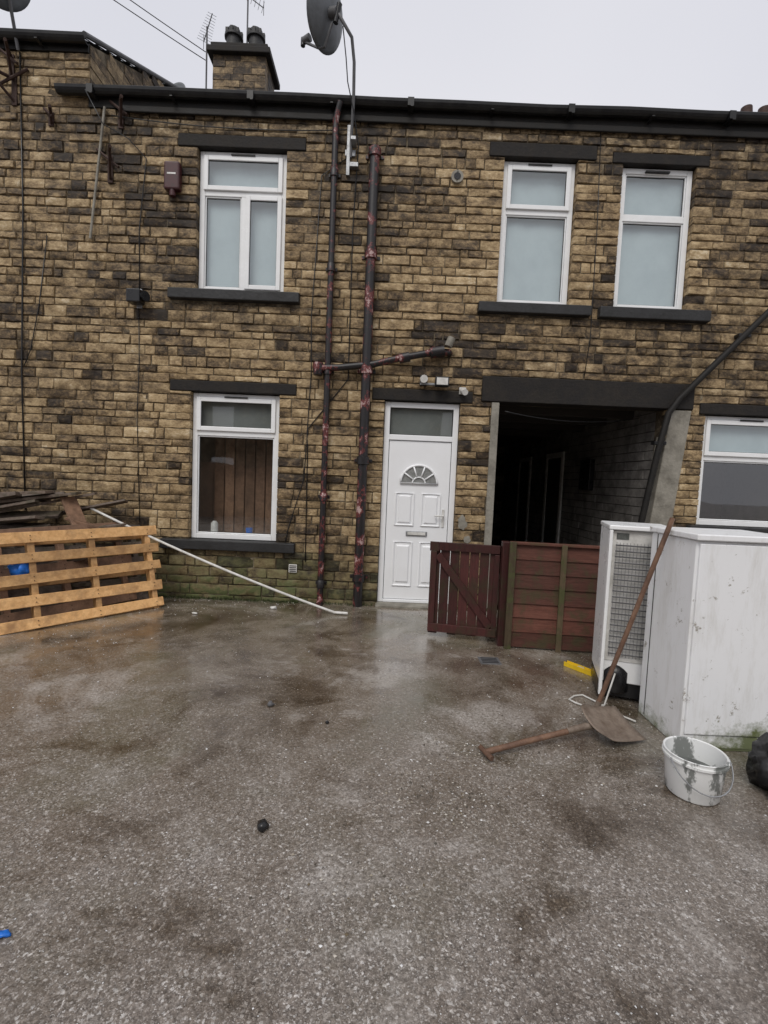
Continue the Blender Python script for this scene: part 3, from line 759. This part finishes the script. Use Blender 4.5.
nrm=Vector((math.sin(u),-math.cos(u),0))
pallet(right-ex*1.90-nrm*.20+Vector((0,0,.01)),u+R(2),R(-22),roll=R(-1.5),mat='wood_brown',rows=(0,.43,.83))  # rear pallet in darker wood so the gaps between front slats look shaded
pallet(right-ex*1.74-nrm*.38+Vector((0,0,.02)),u-R(2),R(-23),mat='wood_dark')
tp=empty('scrap_timber_pile'); m=MB()
random.seed(21)
for i in range(34):
    L=random.uniform(.7,1.5); w=random.uniform(.06,.14); t=random.uniform(.02,.05)
    cx_=random.uniform(-4.5,-3.45); cy_=random.uniform(-.75,-.25)
    z=.08+i*.036-(.28 if cx_>-3.7 else 0)
    mm=Matrix.Translation((cx_,cy_,max(.05,min(z,1.12))))@Matrix.Rotation(random.uniform(-.4,.6),4,'Z')@Matrix.Rotation(random.uniform(-.25,.05),4,'Y')@Matrix.Rotation(random.uniform(-.5,.5),4,'X')
    m.box(-L/2,L/2,-w/2,w/2,0,t,None,mm)
for (px,py,pz,rz,ry,L) in ((-3.95,-.55,1.14,12,-9,1.1),(-3.8,-.4,1.10,20,-14,1.0),(-4.1,-.6,1.2,4,-4,.9)):
    mm=Matrix.Translation((px,py,pz))@Matrix.Rotation(R(rz),4,'Z')@Matrix.Rotation(R(ry),4,'Y'); m.box(-L/2,L/2,-.08,.08,0,.03,(.95,.9,.9),mm)
m.make('planks','wood_dark',tp,False,.003)
m=MB(); mm=Matrix.Translation((-3.42,-.50,.98))@Matrix.Rotation(R(-30),4,'Z')@Matrix.Rotation(R(50),4,'Y'); m.box(-.26,.26,-.08,.08,0,.03,(.4,.4,.4),mm)
mm=Matrix.Translation((-3.20,-.50,.86))@Matrix.Rotation(R(10),4,'Z')@Matrix.Rotation(R(18),4,'Y'); m.box(-.3,.3,-.05,.05,0,.03,(.2,.2,.2),mm)
m.make('broken_board','wood_brown',tp,False,.003)
random.seed(5)
bb=empty('plastic_bag')
def blob(name,c,r,mat,parent,amp=.25,sub=3,seed=0,sq=(1,1,1)):
    bm=bmesh.new(); bmesh.ops.create_icosphere(bm,subdivisions=sub,radius=1)
    for v in bm.verts:
        p=v.co.copy(); k=1+amp*NZ.noise(p*1.8+Vector((seed,0,0)))+amp*.6*NZ.noise(p*5+Vector((seed,3,0)))+amp*.3*abs(NZ.noise(p*11))
        v.co=Vector((p.x*k*r*sq[0]+c[0],p.y*k*r*sq[1]+c[1],max(p.z*k*r*sq[2]+c[2],.003)))
    me=bpy.data.meshes.new(name); bm.to_mesh(me); bm.free(); return link(name,me,mat,parent,True)
blob('bag',(-3.45,-1.25,.54),.09,'blue',bb,.4)
wp=empty('white_hose')
tube('hose',sag((-3.40,-.30,1.08),(-.50,-.50,.022),.05,24),.014,'white_plastic',wp)
tube('foot',[(-.52,-.50,.024),(-.36,-.50,.020)],.016,'white_plastic',wp)

def rounded_box(name,x0,x1,y0,y1,z0,z1,mat,parent,bev=.02): return box(name,x0,x1,y0,y1,z0,z1,mat,parent,bev,4)
fg=empty('fridge_freezer')
rounded_box('cabinet',1.82,2.42,-3.03,-2.56,.0,1.255,'fridge',fg,.008)
rounded_box('worktop',1.805,2.43,-3.06,-2.55,1.258,1.295,'fridge',fg,.008)
box('back_seam',1.8185,1.8205,-2.64,-2.632,.02,1.25,'rubber',fg,0)
box('front_panel',1.835,2.405,-3.045,-3.031,.10,1.24,'fridge',fg,.006)
box('kick_plate',1.84,2.40,-3.036,-3.031,.02,.095,'fridge',fg,.002)
fr2=empty('fridge')
rounded_box('cabinet',0,.42,.0,.42,.14,1.245,'upvc',fr2,.01)
rounded_box('top',-.005,.425,-.04,.43,1.248,1.28,'upvc',fr2,.008)
box('side_trim',0,.022,-.04,-.002,.05,1.245,'upvc',fr2,.003)
box('base_tray',.0,.42,.02,.41,.03,.137,'blackp',fr2,.005)
box('back_panel',.025,.42,-.006,-.001,.30,1.24,'white_plastic',fr2,.002)
m=MB(); pts=[]; n=20
for i in range(n):
    z=.36+i*.041
    pts+= [(.045,-.028,z),(.40,-.028,z)] if i%2==0 else [(.40,-.028,z),(.045,-.028,z)]
m.tube(pts,.006,5)
for i in range(16): m.tube([(.05+i*.022,-.036,.34),(.05+i*.022,-.036,1.16)],.0014,4)
m.make('condenser_coil','lead',fr2)
tube('compressor',[(.11,.06,.06),(.11,.06,.08),(.11,.06,.22),(.11,.06,.27),(.11,.06,.28)],[.08,.10,.10,.06,.01],'blackp',fr2,18)
tube('cord',[(.10,-.04,.22),(.03,-.14,.02),(-.08,-.2,.01),(-.16,-.16,.01),(-.2,-.12,.01),(-.16,-.04,.01),(-.10,.0,.01),(.0,-.1,.01),(.05,-.2,.01),(.2,-.3,.01)],.006,'white_plastic',fr2,6)
box('label',.05,.13,-.010,-.0065,1.18,1.225,'green_lid',fr2,0)
fr2.matrix_world=Matrix.Translation((1.615,-2.38,0))@Matrix.Rotation(R(-17),4,'Z')

bk=empty('plastic_bucket')
def lathe(name,prof,c,mat,parent,n=40):
    m=MB(); vs=[];fs=[]
    for r,z in prof:
        for j in range(n):
            t=2*math.pi*j/n; vs.append((r*math.cos(t),r*math.sin(t),z))
    for i in range(len(prof)-1):
        for j in range(n): fs.append((i*n+j,i*n+(j+1)%n,(i+1)*n+(j+1)%n,(i+1)*n+j))
    m.add(vs,fs); o=m.make(name,mat,parent,True); o.location=c
    e=o.modifiers.new('es','EDGE_SPLIT'); e.split_angle=R(35); return o
B=(1.64,-3.43,0)
lathe('body',[(.001,.004),(.116,.004),(.121,.012),(.136,.185),(.137,.186),(.147,.187),(.147,.198),(.138,.199),(.140,.212),(.144,.216),(.140,.219),(.134,.215),(.130,.185),(.115,.02),(.001,.015)],B,'bucket',bk)
lathe('residue',[(.001,.10),(.07,.115),(.10,.10),(.125,.115)],B,'green_lid',bk)
tube('wire_handle',[(B[0]+.148*math.cos(t),B[1]-.04-.12*abs(math.sin(t)),.20-.12*math.sin(t)) for t in [math.pi*i/16 for i in range(17)]],.0035,'galv',bk,6)
sh=empty('shovel')
m=MB(); nxs=8; nys=10; vs=[];fs=[]
w=.29;Lb=.33
for i in range(nys+1):
    v=i/nys
    for j in range(nxs+1):
        uu=j/nxs*2-1
        hw=w/2*(1-.08*v)*(1 if v>.12 else .72+.28*v/.12)
        x=Lb*v; z=.014+.03*uu*uu*(1-v*.6)+.05*(1-v)**2
        vs.append((x,uu*hw,z))
K=len(vs); vs+=[(x,y,z-.004) for x,y,z in vs]
for i in range(nys):
    for j in range(nxs):
        a_=i*(nxs+1)+j; fs.append((a_,a_+1,a_+nxs+2,a_+nxs+1)); fs.append((K+a_,K+a_+nxs+1,K+a_+nxs+2,K+a_+1))
for j in range(nxs): fs.append((j,K+j,K+j+1,j+1)); a_=nys*(nxs+1)+j; fs.append((a_,a_+1,K+a_+1,K+a_))
for i in range(nys): a_=i*(nxs+1); b_=a_+nxs+1; fs.append((a_,b_,K+b_,K+a_)); a_+=nxs;b_+=nxs; fs.append((a_,K+a_,K+b_,b_))
m.add(vs,fs); bl=m.make('blade','spade',sh,True)
bl.matrix_world=Matrix.Translation((0,0,.045))@Matrix.Rotation(R(20),4,'X')
tube('socket',[(.07,0,.075),(-.02,0,.085),(-.16,0,.075)],[.016,.022,.019],'spade',sh)
tube('handle',[(-.14,0,.075),(-.45,0,.055),(-.72,0,.035)],.017,'handle',sh)
tube('grip',[(-.715,-.06,.03),(-.72,0,.034),(-.715,.06,.03)],.015,'handle',sh)
sh.matrix_world=Matrix.Translation((1.30,-2.96,0))@Matrix.Rotation(R(20),4,'Z')
po=empty('broom_handle')
tube('pole',[(1.45,-2.70,.03),(1.63,-2.76,.72),(1.795,-2.82,1.37)],.015,'handle',po)
tube('ferrule',[(1.45,-2.70,.02),(1.475,-2.71,.13)],[.022,.019],'spade',po)
sv=empty('spirit_level')
box('rail',0,.27,-.02,.02,0,.006,'yellow',sv,.002); box('rail_top',0,.27,-.02,.02,.045,.05,'yellow',sv,.002); box('web',.0,.27,-.004,.004,.006,.045,'yellow',sv,0)
box('end',.27,.285,-.022,.022,0,.052,'blackp',sv,.003); box('vial',.11,.17,-.012,.012,.02,.044,'white_plastic',sv,.004)
sv.matrix_world=Matrix.Translation((1.60,-1.76,0))@Matrix.Rotation(R(-55),4,'Z')@Matrix.Rotation(R(-90),4,'X')@Matrix.Translation((0,-.02,0))
bg=empty('bin_bag'); blob('bag_a',(2.20,-3.42,.12),.20,'blackp',bg,.35,4,2,(1,.8,.85)); blob('bag_b',(2.18,-3.72,.10),.17,'blackp',bg,.4,4,5); blob('bag_c',(2.22,-3.52,.26),.10,'blackp',bg,.4,4,8)
mh=empty('drain_cover'); box('frame',.88,1.06,-1.80,-1.64,-.02,.006,'lead',mh,.003)
for i in range(4): box('slot_%d'%i,.90,1.04,-1.78+i*.034,-1.767+i*.034,.0055,.0085,'rubber',mh,0)

# ---------------------------------------------------------------- ground
me=bpy.data.meshes.new('ground'); G=90
me.from_pydata([(-G,-G,0),(G,-G,0),(G,G,0),(-G,G,0)],[],[(0,1,2,3)]); link('ground',me,'ground')
m=MB()
def grit(x,y,r,col):
    vs=[]
    for p in ((1,0,0),(-1,0,0),(0,1,0),(0,-1,0),(0,0,1),(0,0,-.6)):
        k=r*random.uniform(.6,1.25); vs.append((x+p[0]*k,y+p[1]*k,max(r*.35+p[2]*k*.6,.0005)))
    m.add(vs,[(0,2,4),(2,1,4),(1,3,4),(3,0,4),(2,0,5),(1,2,5),(3,1,5),(0,3,5)],col)
for i in range(9000):
    y=-5.0+3.8*random.random()**1.5; x=random.uniform(-3.2,2.6)
    if random.random()<.25: y=random.uniform(-5,-.2)
    s=random.random(); k=random.uniform(.06,.26)
    col=(k*1.15,k,k*.85) if s<.5 else (random.uniform(.35,.8),)*3
    grit(x,y,random.uniform(.0012,.0036)*(2.0 if random.random()<.06 else 1),col)
for cx_,cy_,n,sp_ in ((-2.3,-.5,160,.35),(-1.6,-.25,140,.4),(1.0,-2.9,50,.3),(.35,-3.6,150,.16),(-.9,-.15,60,.3),(1.5,-2.5,70,.25),(-2.7,-1.6,80,.4),(.3,-.3,40,.3),(1.2,-3.3,50,.3),(.1,-3.4,90,.25),(-.1,-4.1,60,.2),(.55,-3.15,90,.12)):
    for i in range(n):
        c=random.choice([(.6,.59,.57),(.3,.26,.2),(.12,.09,.05),(.06,.05,.035),(.5,.46,.4)])
        grit(cx_+random.gauss(0,sp_),min(-.06,cy_+random.gauss(0,sp_*.6)),random.uniform(.002,.008),c)
m.make('gravel','grit')
rk=empty('rubble_lumps'); blob('lump',(-.47,-3.82,.018),.026,'blackp',rk,.5,2,3,(1,1,.7)); blob('lump_c',(-.7,-2.7,.01),.02,'lead',rk,.5,2,4); blob('lump_d',(-.3,-2.9,.008),.012,'blackp',rk,.5,2,8)
lb=empty('litter'); blob('blue_scrap',(-1.18,-4.34,.008),.02,'blue',lb,.6,2,1,(1.1,.6,.4)); blob('white_scrap',(-1.22,-.38,.015),.03,'white_plastic',lb,.5,2,6,(1.4,.8,.6)); blob('white_scrap_b',(-2.0,-.7,.01),.02,'white_plastic',lb,.5,2,7,(1.4,.8,.5))
m=MB()
for i in range(1800):
    x=random.choice([random.uniform(-3.2,-.1),random.uniform(.9,1.3),random.uniform(-3,-1)]); y=-.03-abs(random.gauss(0,.035)); h=random.uniform(.01,.04)
    a_=random.uniform(0,6.28); w_=.006; dx=math.cos(a_)*w_; dy=math.sin(a_)*w_
    c=random.uniform(.5,1.2); m.add([(x-dx,y-dy,0),(x+dx,y+dy,0),(x+random.uniform(-.01,.01),y-random.uniform(0,.012),h)],[(0,1,2)],(.06*c,.08*c,.025*c))
m.make('moss','grit')

# ---------------------------------------------------------------- behind the camera (seen in reflections)
bf=empty('boundary_fence'); m=MB()
for i in range(110):
    x=-9+i*.165; m.box(x,x+.158,-10.5,-10.48,0,1.85+random.uniform(-.02,.02))
m.make('boards','wood_brown',bf)
bh=empty('background_house')
box('walls',-14,14,-26,-18,0,5.6,'mortar',bh,0)
g=MB(); g.add([(-14,-17.8,5.6),(14,-17.8,5.6),(14,-22,8.2),(-14,-22,8.2),(14,-26.2,5.6),(-14,-26.2,5.6)],[(0,1,2,3),(3,2,4,5),(0,3,5),(1,4,2)]); g.make('roof','slate',bh)
for i in range(7):
    for z in (1,3.6): box('window_%d_%d'%(i,int(z)),-12.5+i*3.8,-11.3+i*3.8,-18.0,-17.95,z,z+1.3,'upvc',bh,.01)

# ---------------------------------------------------------------- camera, light, world
cam=bpy.data.cameras.new('camera'); co=bpy.data.objects.new('camera',cam); S.collection.objects.link(co)
cam.sensor_fit='VERTICAL'; cam.sensor_height=36; cam.lens=480/1024*36; cam.clip_start=.05; cam.clip_end=500
co.matrix_world=Matrix.Translation((0,-5.8,1.53))@Matrix.Rotation(R(90)-math.atan(32/480),4,'X')@Matrix.Rotation(R(2.4),4,'Z')
S.camera=co
el,az=R(50),R(200)
sd=bpy.data.lights.new('sun','SUN'); sd.energy=1.5; sd.angle=R(30); sd.color=(1,.955,.89)
so=bpy.data.objects.new('sun',sd); S.collection.objects.link(so)
dirv=Vector((math.sin(az)*math.cos(el),math.cos(az)*math.cos(el),math.sin(el)))
so.rotation_euler=dirv.to_track_quat('Z','Y').to_euler()
w=bpy.data.worlds.new('World'); S.world=w; w.use_nodes=True; nt=w.node_tree; nt.nodes.clear()
o=nt.nodes.new('ShaderNodeOutputWorld'); bg_=nt.nodes.new('ShaderNodeBackground'); sk=nt.nodes.new('ShaderNodeTexSky')
sk.sky_type='NISHITA'; sk.sun_disc=False; sk.sun_elevation=el; sk.sun_rotation=az; sk.air_density=1; sk.dust_density=4
hs=nt.nodes.new('ShaderNodeHueSaturation'); hs.inputs['Saturation'].default_value=.15; hs.inputs['Value'].default_value=1
mx=nt.nodes.new('ShaderNodeMix'); mx.data_type='RGBA'; mx.inputs[0].default_value=.82
tc=nt.nodes.new('ShaderNodeTexCoord'); no=nt.nodes.new('ShaderNodeTexNoise'); no.inputs['Scale'].default_value=1.4; no.inputs['Detail'].default_value=2
cr=nt.nodes.new('ShaderNodeValToRGB'); cr.color_ramp.elements[0].position=.3; cr.color_ramp.elements[0].color=(7.8,7.9,8.7,1); cr.color_ramp.elements[1].position=.7; cr.color_ramp.elements[1].color=(8.9,8.9,9.5,1)
nt.links.new(tc.outputs['Generated'],no.inputs[0]); nt.links.new(no.outputs[0],cr.inputs[0]); nt.links.new(cr.outputs[0],mx.inputs[7])
nt.links.new(sk.outputs[0],hs.inputs['Color']); nt.links.new(hs.outputs[0],mx.inputs[6]); nt.links.new(mx.outputs[2],bg_.inputs[0]); bg_.inputs[1].default_value=.1
nt.links.new(bg_.outputs[0],o.inputs[0])
